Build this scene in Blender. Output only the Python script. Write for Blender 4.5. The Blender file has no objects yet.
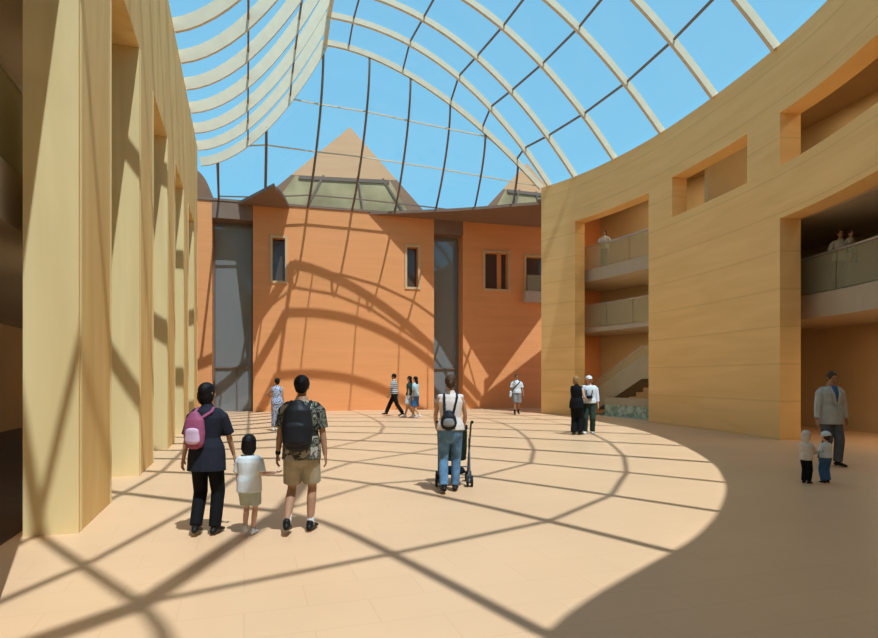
import bpy, bmesh, math, random
from mathutils import Vector, Matrix, Euler, noise
random.seed(4)
SC = bpy.context.scene
COL = SC.collection
F = 600.0; EYE = 1.68

# ------------------------------------------------------------- camera, sky, sun, exposure
cam_d = bpy.data.cameras.new('camera'); cam = bpy.data.objects.new('camera', cam_d); COL.objects.link(cam)
cam.location = (0, 0, EYE); cam.rotation_euler = (math.pi/2, 0, 0)
cam_d.sensor_width = 36; cam_d.lens = 36*F/878; cam_d.shift_y = (378-319)/878; cam_d.clip_end = 500; cam_d.clip_start = .05
SC.camera = cam
w = bpy.data.worlds.new('sky'); SC.world = w; w.use_nodes = True
nt = w.node_tree; nt.nodes.clear()
out = nt.nodes.new('ShaderNodeOutputWorld'); bg = nt.nodes.new('ShaderNodeBackground')
tc = nt.nodes.new('ShaderNodeTexCoord'); sx = nt.nodes.new('ShaderNodeSeparateXYZ'); rp = nt.nodes.new('ShaderNodeValToRGB')
nt.links.new(tc.outputs['Generated'], sx.inputs[0]); nt.links.new(sx.outputs['Z'], rp.inputs[0])
rp.color_ramp.elements[0].position = 0.0; rp.color_ramp.elements[0].color = (.40, .72, .90, 1)
rp.color_ramp.elements[1].position = 0.75; rp.color_ramp.elements[1].color = (.21, .52, .80, 1)
e = rp.color_ramp.elements.new(.28); e.color = (.24, .62, .90, 1)
nt.links.new(rp.outputs[0], bg.inputs[0]); bg.inputs[1].default_value = 1.0
nt.links.new(bg.outputs[0], out.inputs[0])
SUN = Vector((-2.8, 4.66, -10.7)).normalized()
sd = bpy.data.lights.new('sun', 'SUN'); so = bpy.data.objects.new('sun', sd); COL.objects.link(so)
so.rotation_euler = SUN.to_track_quat('-Z', 'Y').to_euler(); so.location = (10, -15, 40)
sd.energy = 5.1; sd.angle = math.radians(.4); sd.color = (.72, .875, 1.0)
SC.view_settings.view_transform = 'Standard'; SC.view_settings.look = 'None'
SC.view_settings.exposure = 0.0; SC.view_settings.gamma = 1; SC.view_settings.use_curve_mapping = False

# ------------------------------------------------------------- helpers
def tag(o, label=None, cat=None, group=None, kind=None):
    if label: o['label'] = label
    if cat: o['category'] = cat
    if group: o['group'] = group
    if kind: o['kind'] = kind
    return o
def empty(name, loc=(0, 0, 0), rz=0):
    o = bpy.data.objects.new(name, None); COL.objects.link(o); o.location = loc; o.rotation_euler = (0, 0, rz)
    o.empty_display_size = .2
    return o
def link(name, bm, m, parent=None, smooth=False, loc=None):
    me = bpy.data.meshes.new(name); bmesh.ops.recalc_face_normals(bm, faces=bm.faces) if not smooth == 'keep' else None
    bm.to_mesh(me); bm.free()
    if smooth:
        for p in me.polygons: p.use_smooth = True
    o = bpy.data.objects.new(name, me); COL.objects.link(o); me.materials.append(m)
    if parent: o.parent = parent
    if loc is not None: o.location = loc
    return o
def hexa(bm, P):
    v = [bm.verts.new(p) for p in P]
    for f in ((0,1,2,3), (7,6,5,4), (0,4,5,1), (1,5,6,2), (2,6,7,3), (3,7,4,0)): bm.faces.new([v[i] for i in f])
def box(bm, x0, x1, y0, y1, z0, z1, M=None):
    P = [Vector(p) for p in ((x0,y0,z0),(x1,y0,z0),(x1,y1,z0),(x0,y1,z0),(x0,y0,z1),(x1,y0,z1),(x1,y1,z1),(x0,y1,z1))]
    if M: P = [M @ p for p in P]
    hexa(bm, P)
def bar(bm, a, b, wd, ht, up=Vector((0, 0, 1))):
    """straight bar from a to b, width wd sideways, ht along up"""
    a = Vector(a); b = Vector(b); t = (b-a).normalized()
    s = t.cross(up)
    if s.length < 1e-4: s = t.cross(Vector((1, 0, 0)))
    s.normalize(); u = s.cross(t).normalized()
    s *= wd/2; u *= ht/2
    hexa(bm, [a-s-u, a+s-u, a+s+u, a-s+u, b-s-u, b+s-u, b+s+u, b-s+u])
def poly_prism(bm, pts, z0, z1):
    lo = [bm.verts.new((p[0], p[1], z0)) for p in pts]; hi = [bm.verts.new((p[0], p[1], z1)) for p in pts]
    bm.faces.new(lo[::-1]); bm.faces.new(hi)
    for i in range(len(pts)):
        j = (i+1) % len(pts); bm.faces.new([lo[i], lo[j], hi[j], hi[i]])
def sweep(bm, pts, ups, wd, ht, side=None):
    """continuous rectangular section along a polyline; ups = one up vector per point"""
    rings = []
    n = len(pts)
    for i, p in enumerate(pts):
        t = (pts[min(i+1, n-1)]-pts[max(i-1, 0)]).normalized()
        if side is not None: s = side.normalized(); u = s.cross(t).normalized()
        else: s = t.cross(ups[i]).normalized(); u = s.cross(t).normalized()
        rings.append([bm.verts.new(p+s*a*wd/2+u*b*ht/2) for a, b in ((-1,-1), (1,-1), (1,1), (-1,1))])
    for a, b in zip(rings[:-1], rings[1:]):
        for k in range(4): bm.faces.new([a[k], a[(k+1)%4], b[(k+1)%4], b[k]])
    bm.faces.new(rings[0][::-1]); bm.faces.new(rings[-1])
def loft(bm, pts, rads, side=Vector((1, 0, 0)), seg=12, flat=''):
    """rounded elliptical limb through pts; rads = (a along side, b)"""
    pts = [Vector(p) for p in pts]; rads = [(r, r) if not isinstance(r, tuple) else r for r in rads]
    n = len(pts); R = []
    T = [(pts[min(i+1, n-1)]-pts[max(i-1, 0)]).normalized() for i in range(n)]
    r0 = min(rads[0]); r1 = min(rads[-1])
    seq = [(pts[0]-T[0]*r0*.9, (rads[0][0]*.35, rads[0][1]*.35), T[0]), (pts[0]-T[0]*r0*.55, (rads[0][0]*.8, rads[0][1]*.8), T[0])]
    seq += [(pts[i], rads[i], T[i]) for i in range(n)]
    seq += [(pts[-1]+T[-1]*r1*.55, (rads[-1][0]*.8, rads[-1][1]*.8), T[-1]), (pts[-1]+T[-1]*r1*.9, (rads[-1][0]*.35, rads[-1][1]*.35), T[-1])]
    if 's' in flat: seq = seq[2:]
    if 'e' in flat: seq = seq[:-2]
    for p, r, t in seq:
        u = side-t*side.dot(t)
        if u.length < .05: u = Vector((0, 1, 0))-t*t.y
        u.normalize(); v = t.cross(u)
        R.append([bm.verts.new(p+u*r[0]*math.cos(2*math.pi*k/seg)+v*r[1]*math.sin(2*math.pi*k/seg)) for k in range(seg)])
    for a, b in zip(R[:-1], R[1:]):
        for k in range(seg): bm.faces.new([a[k], a[(k+1)%seg], b[(k+1)%seg], b[k]])
    bm.faces.new(R[0][::-1]); bm.faces.new(R[-1])
def ell(bm, c, r, M=None, seg=14):
    mat = Matrix.Translation(Vector(c)) @ (M.to_4x4() if M else Matrix()) @ Matrix.Diagonal((r[0], r[1], r[2], 1))
    bmesh.ops.create_uvsphere(bm, u_segments=seg, v_segments=seg//2+2, radius=1, matrix=mat)
def remesh(name, bm, m, parent, vox=.012, it=3, shift=None):
    """fuse overlapping volumes into one smooth continuous surface"""
    me = bpy.data.meshes.new('tmp'); bmesh.ops.recalc_face_normals(bm, faces=bm.faces); bm.to_mesh(me); bm.free()
    o = bpy.data.objects.new('tmp', me); COL.objects.link(o)
    r = o.modifiers.new('r', 'REMESH'); r.mode = 'VOXEL'; r.voxel_size = vox; r.use_smooth_shade = True
    s = o.modifiers.new('s', 'SMOOTH'); s.factor = .5; s.iterations = it
    dg = bpy.context.evaluated_depsgraph_get()
    nm = bpy.data.meshes.new_from_object(o.evaluated_get(dg))
    nm.name = name
    bpy.data.objects.remove(o); bpy.data.meshes.remove(me)
    if shift is not None: nm.transform(Matrix.Translation(-shift))
    nm.materials.clear(); nm.materials.append(m)
    for p in nm.polygons: p.use_smooth = True
    ob = bpy.data.objects.new(name, nm); COL.objects.link(ob)
    if parent: ob.parent = parent
    return ob

# ------------------------------------------------------------- materials
def base_mat(name, rough=.6, spec=.3):
    m = bpy.data.materials.new(name); m.use_nodes = True; n = m.node_tree
    b = n.nodes['Principled BSDF']; b.inputs['Roughness'].default_value = rough; b.inputs['Specular IOR Level'].default_value = spec
    return m, n, b
def ramp(n, els):
    r = n.nodes.new('ShaderNodeValToRGB'); c = r.color_ramp
    c.elements[0].position = els[0][0]; c.elements[0].color = (*els[0][1], 1)
    c.elements[1].position = els[-1][0]; c.elements[1].color = (*els[-1][1], 1)
    for p, k in els[1:-1]: c.elements.new(p).color = (*k, 1)
    return r
def plain(name, col, rough=.6, spec=.3, var=.12, scale=12, metal=0, bump=0):
    m, n, b = base_mat(name, rough, spec)
    t = n.nodes.new('ShaderNodeTexCoord'); x = n.nodes.new('ShaderNodeTexNoise'); x.inputs['Scale'].default_value = scale; x.inputs['Detail'].default_value = 3
    n.links.new(t.outputs['Object'], x.inputs[0])
    r = ramp(n, [(.3, tuple(c*(1-var) for c in col)), (.7, tuple(min(1, c*(1+var)) for c in col))])
    n.links.new(x.outputs[0], r.inputs[0]); n.links.new(r.outputs[0], b.inputs['Base Color']); b.inputs['Metallic'].default_value = metal
    if bump:
        bp = n.nodes.new('ShaderNodeBump'); bp.inputs['Strength'].default_value = bump; bp.inputs['Distance'].default_value = .02
        n.links.new(x.outputs[0], bp.inputs['Height']); n.links.new(bp.outputs[0], b.inputs['Normal'])
    return m
def courses(name, ca, cb, cj, pitch, jw, grain=(.35, .35, 3.0), gscale=1.0, rough=.7, jmix=.35, rot=None, dist=3):
    """stone cladding: wavy sedimentary grain plus thin horizontal joints at a world-height pitch"""
    m, n, b = base_mat(name, rough, .2)
    g = n.nodes.new('ShaderNodeNewGeometry'); mp = n.nodes.new('ShaderNodeMapping'); mp.inputs['Scale'].default_value = grain
    if rot: mp.inputs['Rotation'].default_value = rot
    n.links.new(g.outputs['Position'], mp.inputs[0])
    x = n.nodes.new('ShaderNodeTexNoise'); x.inputs['Scale'].default_value = gscale; x.inputs['Detail'].default_value = 5; x.inputs['Distortion'].default_value = dist*.2
    n.links.new(mp.outputs[0], x.inputs[0])
    r = ramp(n, [(.32, ca), (.68, cb)]); n.links.new(x.outputs[0], r.inputs[0])
    s = n.nodes.new('ShaderNodeSeparateXYZ'); n.links.new(g.outputs['Position'], s.inputs[0])
    d = n.nodes.new('ShaderNodeMath'); d.operation = 'DIVIDE'; d.inputs[1].default_value = pitch; n.links.new(s.outputs['Z'], d.inputs[0])
    fr = n.nodes.new('ShaderNodeMath'); fr.operation = 'FRACT'; n.links.new(d.outputs[0], fr.inputs[0])
    lt = n.nodes.new('ShaderNodeMath'); lt.operation = 'LESS_THAN'; lt.inputs[1].default_value = jw/pitch; n.links.new(fr.outputs[0], lt.inputs[0])
    ml = n.nodes.new('ShaderNodeMath'); ml.operation = 'MULTIPLY'; ml.inputs[1].default_value = jmix; n.links.new(lt.outputs[0], ml.inputs[0])
    mx = n.nodes.new('ShaderNodeMixRGB'); mx.inputs[2].default_value = (*cj, 1); n.links.new(ml.outputs[0], mx.inputs[0]); n.links.new(r.outputs[0], mx.inputs[1])
    n.links.new(mx.outputs[0], b.inputs['Base Color'])
    return m
def glass_mat(name, tint, refl=.05, rough=.02, base=None, fac=0):
    m = bpy.data.materials.new(name); m.use_nodes = True; n = m.node_tree; n.nodes.clear()
    o = n.nodes.new('ShaderNodeOutputMaterial'); t = n.nodes.new('ShaderNodeBsdfTransparent'); t.inputs[0].default_value = (*tint, 1)
    gl = n.nodes.new('ShaderNodeBsdfGlossy'); gl.inputs['Roughness'].default_value = rough
    mx = n.nodes.new('ShaderNodeMixShader'); mx.inputs[0].default_value = refl
    n.links.new(t.outputs[0], mx.inputs[1]); n.links.new(gl.outputs[0], mx.inputs[2])
    last = mx
    if base:
        df = n.nodes.new('ShaderNodeBsdfDiffuse'); df.inputs[0].default_value = (*base, 1)
        m2 = n.nodes.new('ShaderNodeMixShader'); m2.inputs[0].default_value = fac
        n.links.new(mx.outputs[0], m2.inputs[1]); n.links.new(df.outputs[0], m2.inputs[2]); last = m2
    n.links.new(last.outputs[0], o.inputs[0])
    return m
def stripes(name, ca, cb, pitch, frac=.5):
    m, n, b = base_mat(name, .8, .1)
    t = n.nodes.new('ShaderNodeTexCoord'); s = n.nodes.new('ShaderNodeSeparateXYZ'); n.links.new(t.outputs['Object'], s.inputs[0])
    d = n.nodes.new('ShaderNodeMath'); d.operation = 'DIVIDE'; d.inputs[1].default_value = pitch; n.links.new(s.outputs['Z'], d.inputs[0])
    fr = n.nodes.new('ShaderNodeMath'); fr.operation = 'FRACT'; n.links.new(d.outputs[0], fr.inputs[0])
    lt = n.nodes.new('ShaderNodeMath'); lt.operation = 'LESS_THAN'; lt.inputs[1].default_value = frac; n.links.new(fr.outputs[0], lt.inputs[0])
    mx = n.nodes.new('ShaderNodeMixRGB'); mx.inputs[1].default_value = (*ca, 1); mx.inputs[2].default_value = (*cb, 1); n.links.new(lt.outputs[0], mx.inputs[0])
    n.links.new(mx.outputs[0], b.inputs['Base Color']); return m
def patches(name, cols, scale, rough=.8):
    m, n, b = base_mat(name, rough, .1)
    t = n.nodes.new('ShaderNodeTexCoord'); x = n.nodes.new('ShaderNodeTexNoise'); x.inputs['Scale'].default_value = scale; x.inputs['Detail'].default_value = 2; x.inputs['Distortion'].default_value = .6
    n.links.new(t.outputs['Object'], x.inputs[0])
    k = len(cols); r = ramp(n, [(.36+.28*i/k, c) for i, c in enumerate(cols)]); r.color_ramp.interpolation = 'CONSTANT'
    n.links.new(x.outputs[0], r.inputs[0]); n.links.new(r.outputs[0], b.inputs['Base Color']); return m
def floor_mat():
    m, n, b = base_mat('plaza_floor', .42, .35)
    g = n.nodes.new('ShaderNodeNewGeometry'); mp = n.nodes.new('ShaderNodeMapping'); mp.inputs['Rotation'].default_value = (0, 0, math.radians(-18))
    n.links.new(g.outputs['Position'], mp.inputs[0])
    br = n.nodes.new('ShaderNodeTexBrick'); br.inputs['Scale'].default_value = 1; br.inputs['Brick Width'].default_value = .9; br.inputs['Row Height'].default_value = .45
    br.inputs['Mortar Size'].default_value = .006; br.inputs['Color1'].default_value = (.745, .442, .24, 1); br.inputs['Color2'].default_value = (.76, .455, .248, 1); br.inputs['Mortar'].default_value = (.70, .41, .22, 1)
    n.links.new(mp.outputs[0], br.inputs[0])
    x = n.nodes.new('ShaderNodeTexNoise'); x.inputs['Scale'].default_value = .5; n.links.new(g.outputs['Position'], x.inputs[0])
    r = ramp(n, [(.3, (.93, .93, .93)), (.7, (1, 1, 1))]); n.links.new(x.outputs[0], r.inputs[0])
    mx = n.nodes.new('ShaderNodeMixRGB'); mx.blend_type = 'MULTIPLY'; mx.inputs[0].default_value = 1
    n.links.new(br.outputs[0], mx.inputs[1]); n.links.new(r.outputs[0], mx.inputs[2]); n.links.new(mx.outputs[0], b.inputs['Base Color'])
    return m
M = {}
M['floor'] = floor_mat()
M['shade_floor'] = plain('aisle_shade_tone', (.10, .055, .03), .5, .3, .15, 2)  # dark tone carries the shade of the left aisle floor
M['sand'] = courses('golden_sandstone', (.86, .515, .19), (.94, .585, .235), (.62, .34, .11), 1.02, .05, rough=.75, jmix=.30)
M['pale'] = courses('sandstone_pale_side', (.73, .52, .235), (.85, .63, .31), (.63, .42, .18), 40, .01, grain=(1.4, 1.4, .16), gscale=1.2, dist=5)
M['sandlit'] = courses('sandstone_golden_side', (.72, .44, .15), (.84, .56, .22), (.6, .36, .12), 40, .01, grain=(1.6, 1.6, .22), gscale=1.1, dist=6)
M['orange'] = courses('orange_render', (.76, .30, .105), (.81, .325, .12), (.67, .25, .08), .46, .02, jmix=.35)
M['brown'] = plain('brown_lintel', (.24, .15, .10), .7, .2, .05, 2)
M['reveal'] = plain('window_surround', (.62, .40, .20), .7, .2, .05, 4)
M['rib'] = plain('rib_paint', (.72, .60, .42), .5, .3, .04, 3)
M['mullion'] = plain('bronze_mullion', (.20, .13, .09), .45, .4, .05, 8)
M['steel'] = plain('rail_steel', (.55, .52, .48), .35, .5, .05, 8, .6)
M['roofglass'] = glass_mat('roof_glass', (.97, .985, .99), .03)
M['railglass'] = glass_mat('rail_glass', (.90, .92, .80), .05, .05, (.66, .60, .42), .26)
M['greyglass'] = glass_mat('grey_glazing', (.30, .34, .36), .22, .04, (.30, .31, .30), .55)
M['darkglass'] = glass_mat('dark_window_glass', (.25, .25, .25), .10, .05, (.16, .11, .08), .5)
M['oliveglass'] = plain('olive_glazing', (.36, .26, .13), .8, .15, .3, .5)
M['slab'] = plain('balcony_fascia', (.50, .40, .28), .7, .2, .04, 3)
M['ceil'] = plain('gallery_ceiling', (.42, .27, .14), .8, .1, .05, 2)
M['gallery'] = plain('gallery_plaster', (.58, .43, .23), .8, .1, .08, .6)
M['green'] = patches('green_marble', [(.30, .38, .27), (.46, .52, .38), (.6, .64, .5)], 5, .3)
M['stair'] = plain('stair_stone', (.52, .42, .27), .7, .2, .06, 2)

# ------------------------------------------------------------- plan curves
def lineX(Y, off=0):     # atrium face of the left wall (off = metres to its outer side)
    return -.3267*Y-1.78-off*1.052
WALLP = [(-.1, -5.6), (1.2, -5.3), (2.2, -4.4), (2.95, -2.8), (3.5, -.7), (5.56, 1.76), (6.82, 3.8), (7.6, 5.5), (8.25, 7.4), (8.85, 10.2), (9.14, 12.6), (9.28, 14.6), (9.2, 16.4), (8.8, 19.2), (8.08, 22.3), (7.1, 24.9), (6.05, 26.9), (4.86, 28.5)]
def catmull(P, n=10):
    P = [Vector(p) for p in P]; out = []
    for i in range(len(P)-1):
        a = P[max(i-1, 0)]; b = P[i]; c = P[i+1]; d = P[min(i+2, len(P)-1)]
        for k in range(n):
            t = k/n; out.append(.5*((2*b)+(c-a)*t+(2*a-5*b+4*c-d)*t*t+(3*b-a-3*c+d)*t**3))
    out.append(P[-1]); return out
CURV = catmull(WALLP, 14)
CUM = [0]
for a, b in zip(CURV[:-1], CURV[1:]): CUM.append(CUM[-1]+(b-a).length)
STOT = CUM[-1]
def cpt(s, off=0):
    s = max(0, min(STOT, s)); i = 0
    lo, hi = 0, len(CUM)-1
    while hi-lo > 1:
        md = (lo+hi)//2
        if CUM[md] <= s: lo = md
        else: hi = md
    i = lo; t = (s-CUM[i])/(CUM[i+1]-CUM[i]); p = CURV[i].lerp(CURV[i+1], t)
    a = CURV[max(i-1, 0)]; b = CURV[i+1]; c = CURV[i]; d = CURV[min(i+2, len(CURV)-1)]
    tg = ((b-a).normalized().lerp((d-c).normalized(), t)).normalized()
    nrm = Vector((tg.y, -tg.x))     # outward (away from the atrium)
    return p+nrm*off
def s_px(px):          # arc position whose face projects at image column px
    best = None
    for k in range(4000):
        s = STOT*k/4000; p = cpt(s)
        if p.y > 9:
            d = abs(439+F*p.x/p.y-px)
            if best is None or d < best[0]: best = (d, s)
    return best[1]
def s_y(Y):
    return min((abs(cpt(STOT*k/3000).y-Y), STOT*k/3000) for k in range(300, 3000))[1]

def holed_wall(bm, fpt, sb, zb, holes, thick):
    """wall of cells over breakpoints sb x zb; fpt(s, off) gives plan point; holes = (s0,s1,z0,z1)"""
    hole = lambda i, j: any(h[0]-1e-4 <= (sb[i]+sb[i+1])/2 <= h[1]+1e-4 and h[2]-1e-4 <= (zb[j]+zb[j+1])/2 <= h[3]+1e-4 for h in holes)
    ns, nz = len(sb)-1, len(zb)-1
    vc = {}
    def v(i, j, k, q=0):
        key = (i, j, k, q)
        if key not in vc: p = fpt(sb[i], thick*k); vc[key] = bm.verts.new((p.x, p.y, zb[j]))
        return vc[key]
    solid = lambda i, j: 0 <= i < ns and 0 <= j < nz and not hole(i, j)
    q = 1
    for i in range(ns):
        for j in range(nz):
            if not solid(i, j): continue
            f = bm.faces.new([v(i, j, 0), v(i+1, j, 0), v(i+1, j+1, 0), v(i, j+1, 0)]); f.smooth = True
            f = bm.faces.new([v(i, j+1, 1), v(i+1, j+1, 1), v(i+1, j, 1), v(i, j, 1)]); f.smooth = True
            for di, dj, e in ((-1, 0, ((i, j), (i, j+1))), (1, 0, ((i+1, j), (i+1, j+1))), (0, -1, ((i, j), (i+1, j))), (0, 1, ((i, j+1), (i+1, j+1)))):
                if not solid(i+di, j+dj):
                    q += 1
                    a, b = e; bm.faces.new([v(a[0], a[1], 0, q), v(b[0], b[1], 0, q), v(b[0], b[1], 1, q), v(a[0], a[1], 1, q)])
def breaks(a, b, step, extra):
    s = {round(a, 5), round(b, 5)} | {round(x, 5) for x in extra if a < x < b}
    k = int((b-a)/step)
    for i in range(1, k):
        x = a+(b-a)*i/k
        if all(abs(x-y) > step*.35 for y in extra): s.add(round(x, 5))
    return sorted(s)
def link_raw(name, bm, m, parent=None):
    me = bpy.data.meshes.new(name); bmesh.ops.recalc_face_normals(bm, faces=bm.faces); bm.to_mesh(me); bm.free()
    o = bpy.data.objects.new(name, me); COL.objects.link(o); me.materials.append(m)
    if parent: o.parent = parent
    return o
WH = 10.7

# ------------------------------------------------------------- floor
bm = bmesh.new(); box(bm, -40, 45, -12, 75, -.3, 0)
tag(link('floor', bm, M['floor']), kind='structure')
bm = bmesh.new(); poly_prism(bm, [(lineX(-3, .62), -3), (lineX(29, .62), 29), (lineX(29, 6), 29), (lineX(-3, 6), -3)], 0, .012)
tag(link('trim_2', bm, M['shade_floor']), 'left aisle floor behind the piers with its shade put into the colour', 'floor', kind='structure')

LLIGHTS = []
# ------------------------------------------------------------- left wall with piers
PIERD = [1.02+3.81*k for k in range(8)]
PIERD = [6.5+3.8*(k-2) for k in range(7)]      # near face of each pier (Y on the atrium face)
AX = Vector((-.3106, .9505)); NX = Vector((-.9505, -.3106))
def lpt(s, off=0):      # s = Y coordinate along the face
    p = Vector((lineX(s), s)); return p+NX*off
wl = empty('wall_left', (lineX(10), 10, 0)); tag(wl, kind='structure')
def toparent(o, par):
    o.matrix_parent_inverse = par.matrix_basis.inverted() if False else Matrix.Translation(-Vector(par.location))
    return o
PW = 1.62
Yend = PIERD[-1]+PW+.1
for y0 in PIERD:
    bm = bmesh.new()
    a = lpt(y0); b = lpt(y0+PW); c = lpt(y0+PW, .52); d = lpt(y0, .52)
    poly_prism(bm, [a, b, c, d], 0, 7.35)
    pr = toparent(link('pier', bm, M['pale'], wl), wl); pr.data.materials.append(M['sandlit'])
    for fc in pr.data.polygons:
        if fc.normal.x > .8: fc.material_index = 1  # one stone toned per face direction, light's tint put into the colour
    bm = bmesh.new()
    for q in (0, 1):   # corner beads
        p = lpt(y0+.07+q*(PW-.14)); r = lpt(y0+.07+q*(PW-.14), -.012)
        bar(bm, (p.x-.005, p.y, 0.0), (p.x-.005, p.y, 7.35), .03, .03, Vector((0, 1, 0)))
    toparent(link('corner_bead', bm, M['pale'], wl), wl)
bm = bmesh.new()
poly_prism(bm, [lpt(-5.6), lpt(Yend), lpt(Yend, .56), lpt(-5.6, .56)], 7.35, WH)
toparent(link('spandrel', bm, M['sandlit'], wl), wl)
# left gallery
bm = bmesh.new(); poly_prism(bm, [lpt(-3.4, 5.4), lpt(29, 5.4), lpt(29, 5.7), lpt(-3.4, 5.7)], 0, WH)
tag(link('wall_1', bm, M['gallery']), kind='structure')
for z in (4.0, 6.65, WH):
    bm = bmesh.new(); o0 = .72 if z < 9 else .62
    poly_prism(bm, [lpt(-3.4, o0), lpt(Yend, o0), lpt(Yend, 5.4), lpt(-3.4, 5.4)], z-.65 if z < 9 else z-.3, z)
    tag(link('trim_3', bm, M['slab']), 'floor slab of the left gallery behind the piers', 'floor slab', 'left gallery floor slabs', 'structure')
for z in (4.0, 6.65):
    t = empty('balustrade', (*lpt(8, .80), z))
    tag(t, 'glass balustrade of the left gallery at the far left edge, '+('lower level' if z < 5 else 'upper level above the frame'), 'balustrade')
    bm = bmesh.new(); a = lpt(-2, .80); b = lpt(Yend-.5, .80); bar(bm, (a.x, a.y, z+.52), (b.x, b.y, z+.52), .02, 1.02)
    toparent(link('glass_panel', bm, M['railglass'], t), t)
    bm = bmesh.new(); bar(bm, (a.x, a.y, z+1.06), (b.x, b.y, z+1.06), .05, .05)
    toparent(link('handrail', bm, M['steel'], t), t)

for yy, zz in ((4.5, 3.33), (7.5, 3.33), (5, 6.0), (8, 6.0)):  # spots for the fill lamps added in the left gallery
    p = lpt(yy, 2.6); LLIGHTS.append((p, zz))
# ------------------------------------------------------------- right curved wall
sA, sB, sC, sD, sE = s_px(575), s_px(648.5), s_px(672), s_px(747), s_px(780)
sF = s_y(10.2)
HOLES = [(sB, sA, 0, 8.7), (sD, sC, 7.42, 8.85), (sF, sE, 7.42, 8.85), (sF, sE, 0, 6.0)]
ex = [sA, sB, sC, sD, sE, sF]
bm = bmesh.new()
holed_wall(bm, cpt, breaks(0, STOT, .35, ex), [0, 6.0, 7.42, 8.7, 8.85, WH], HOLES, .6)
tag(link_raw('wall_right', bm, M['sand']), kind='structure')
def ring(bm, s0, s1, o0, o1, z0, z1, step=.5):
    n = max(2, int((s1-s0)/step)); prev = None
    for k in range(n+1):
        s = s0+(s1-s0)*k/n; a = cpt(s, o0); b = cpt(s, o1)
        cur = [bm.verts.new((a.x, a.y, z0)), bm.verts.new((b.x, b.y, z0)), bm.verts.new((b.x, b.y, z1)), bm.verts.new((a.x, a.y, z1))]
        if prev:
            for q in range(4): bm.faces.new([prev[q], prev[(q+1)%4], cur[(q+1)%4], cur[q]])
        else: bm.faces.new(cur[::-1])
        prev = cur
    bm.faces.new(prev)
s8 = s_y(8.5); GO = 4.2
bm = bmesh.new(); ring(bm, s_y(5), STOT, GO, GO+.3, 0, WH)
tag(link('wall_2', bm, M['gallery']), kind='structure')
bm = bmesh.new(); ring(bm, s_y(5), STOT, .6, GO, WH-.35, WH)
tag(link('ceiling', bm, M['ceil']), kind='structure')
a = cpt(s_y(5), .6); b = cpt(s_y(5), GO)
bm = bmesh.new(); bar(bm, (a.x, a.y, WH/2-.2), (b.x, b.y, WH/2-.2), .2, WH-.4, Vector((0, 0, 1)))
tag(link('wall_3', bm, M['gallery']), kind='structure')
ZL = [(4.0, 1.15, .66), (6.65, .95, .55)]
for z, o0, th in ZL:
    bm = bmesh.new(); ring(bm, s_y(5)+.2, sB-2.35, o0, GO, z-th, z); ring(bm, sB-2.35, STOT, o0, GO, z-(.2 if z < 5 else th), z)
    tag(link('trim_4', bm, M['slab']), 'balcony floor slab behind the curved golden wall', 'floor slab', 'right gallery floor slabs', 'structure')
def rail_run(s0, s1, off, z, label, h=1.05, panel=1.6):
    m = cpt((s0+s1)/2, off); t = empty('balustrade', (m.x, m.y, z)); tag(t, label, 'balustrade')
    n = max(1, round((s1-s0)/panel)); hb = bmesh.new()
    P = [Vector((*cpt(s0+(s1-s0)*k/(n*3), off), z+h)) for k in range(n*3+1)]
    sweep(hb, P, [Vector((0, 0, 1))]*len(P), .06, .05); toparent(link('handrail', hb, M['steel'], t), t)
    for k in range(n):
        g = bmesh.new(); a = s0+(s1-s0)*k/n; b = s0+(s1-s0)*(k+1)/n; ring(g, a+.02, b-.02, off-.008, off+.008, z+.03, z+h-.04)
        toparent(link('glass_panel', g, M['railglass'], t), t)
        p = cpt(b, off+.03); g = bmesh.new(); box(g, p.x-.015, p.x+.015, p.y-.015, p.y+.015, z, z+h)
        toparent(link('post', g, M['mullion'], t), t)
rail_run(sB-2.2, sA+.8, 1.0, 6.65, 'glass balustrade on the upper balcony in the tall opening')
rail_run(sB-2.2, sA+.8, 1.2, 4.0, 'glass balustrade on the lower balcony above the staircase in the tall opening')
rail_run(sF-.5, sE+1.0, 1.2, 4.0, 'glass balustrade of the balcony in the wide opening at the right edge')

a = cpt(STOT-.1, .6); b = cpt(STOT-.1, GO+.3); bm = bmesh.new(); bar(bm, (a.x, a.y, WH/2-.2), (b.x, b.y, WH/2-.2), .2, WH-.4)
tag(link('wall_8', bm, M['orange']), kind='structure')
# partition walls inside the galleries and a lit soffit step
for s, z0, z1 in ((sB-2.4, 0, WH-.35),):
    a = cpt(s, .62); b = cpt(s, GO); bm = bmesh.new(); bar(bm, (a.x, a.y, (z0+z1)/2), (b.x, b.y, (z0+z1)/2), .2, z1-z0)
    tag(link('wall_4', bm, M['gallery']), kind='structure')
# warm fill lamps added to brighten the galleries
def fill_lamp(s, off, z, power, size=.5, p=None):
    p = p or cpt(s, off); t = empty('fill_light', (p.x, p.y, z))
    tag(t, 'round fill lamp added to brighten the gallery behind the '+('curved wall' if s is not None else 'piers'), 'added lamp', 'gallery fill lamps' if s is not None else 'left gallery fill lamps')
    bm = bmesh.new(); bmesh.ops.create_cone(bm, cap_ends=True, segments=20, radius1=.16, radius2=.16, depth=.03)
    link('housing', bm, M['steel'], t, loc=(0, 0, -.015))
    l = bpy.data.lights.new('fill_lamp', 'AREA'); l.shape = 'DISK'; l.size = size; l.energy = power; l.color = (1, .84, .58)
    lo = bpy.data.objects.new('fill_lamp', l); COL.objects.link(lo); lo.parent = t; lo.location = (0, 0, -.05)
for s in (sF+.8, (sF+sE)/2, sE-.6, sD+.6, sC-.2): fill_lamp(s, 2.6, WH-.36, 30)
for s in ((sF+sE)/2, sE-.8): fill_lamp(s, 2.8, 3.32, 34)
for s in (sB+.8, sA-1.0): fill_lamp(s, 2.4, WH-.36, 32)
fill_lamp((sA+sB)/2, 2.6, 6.05, 45)
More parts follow.
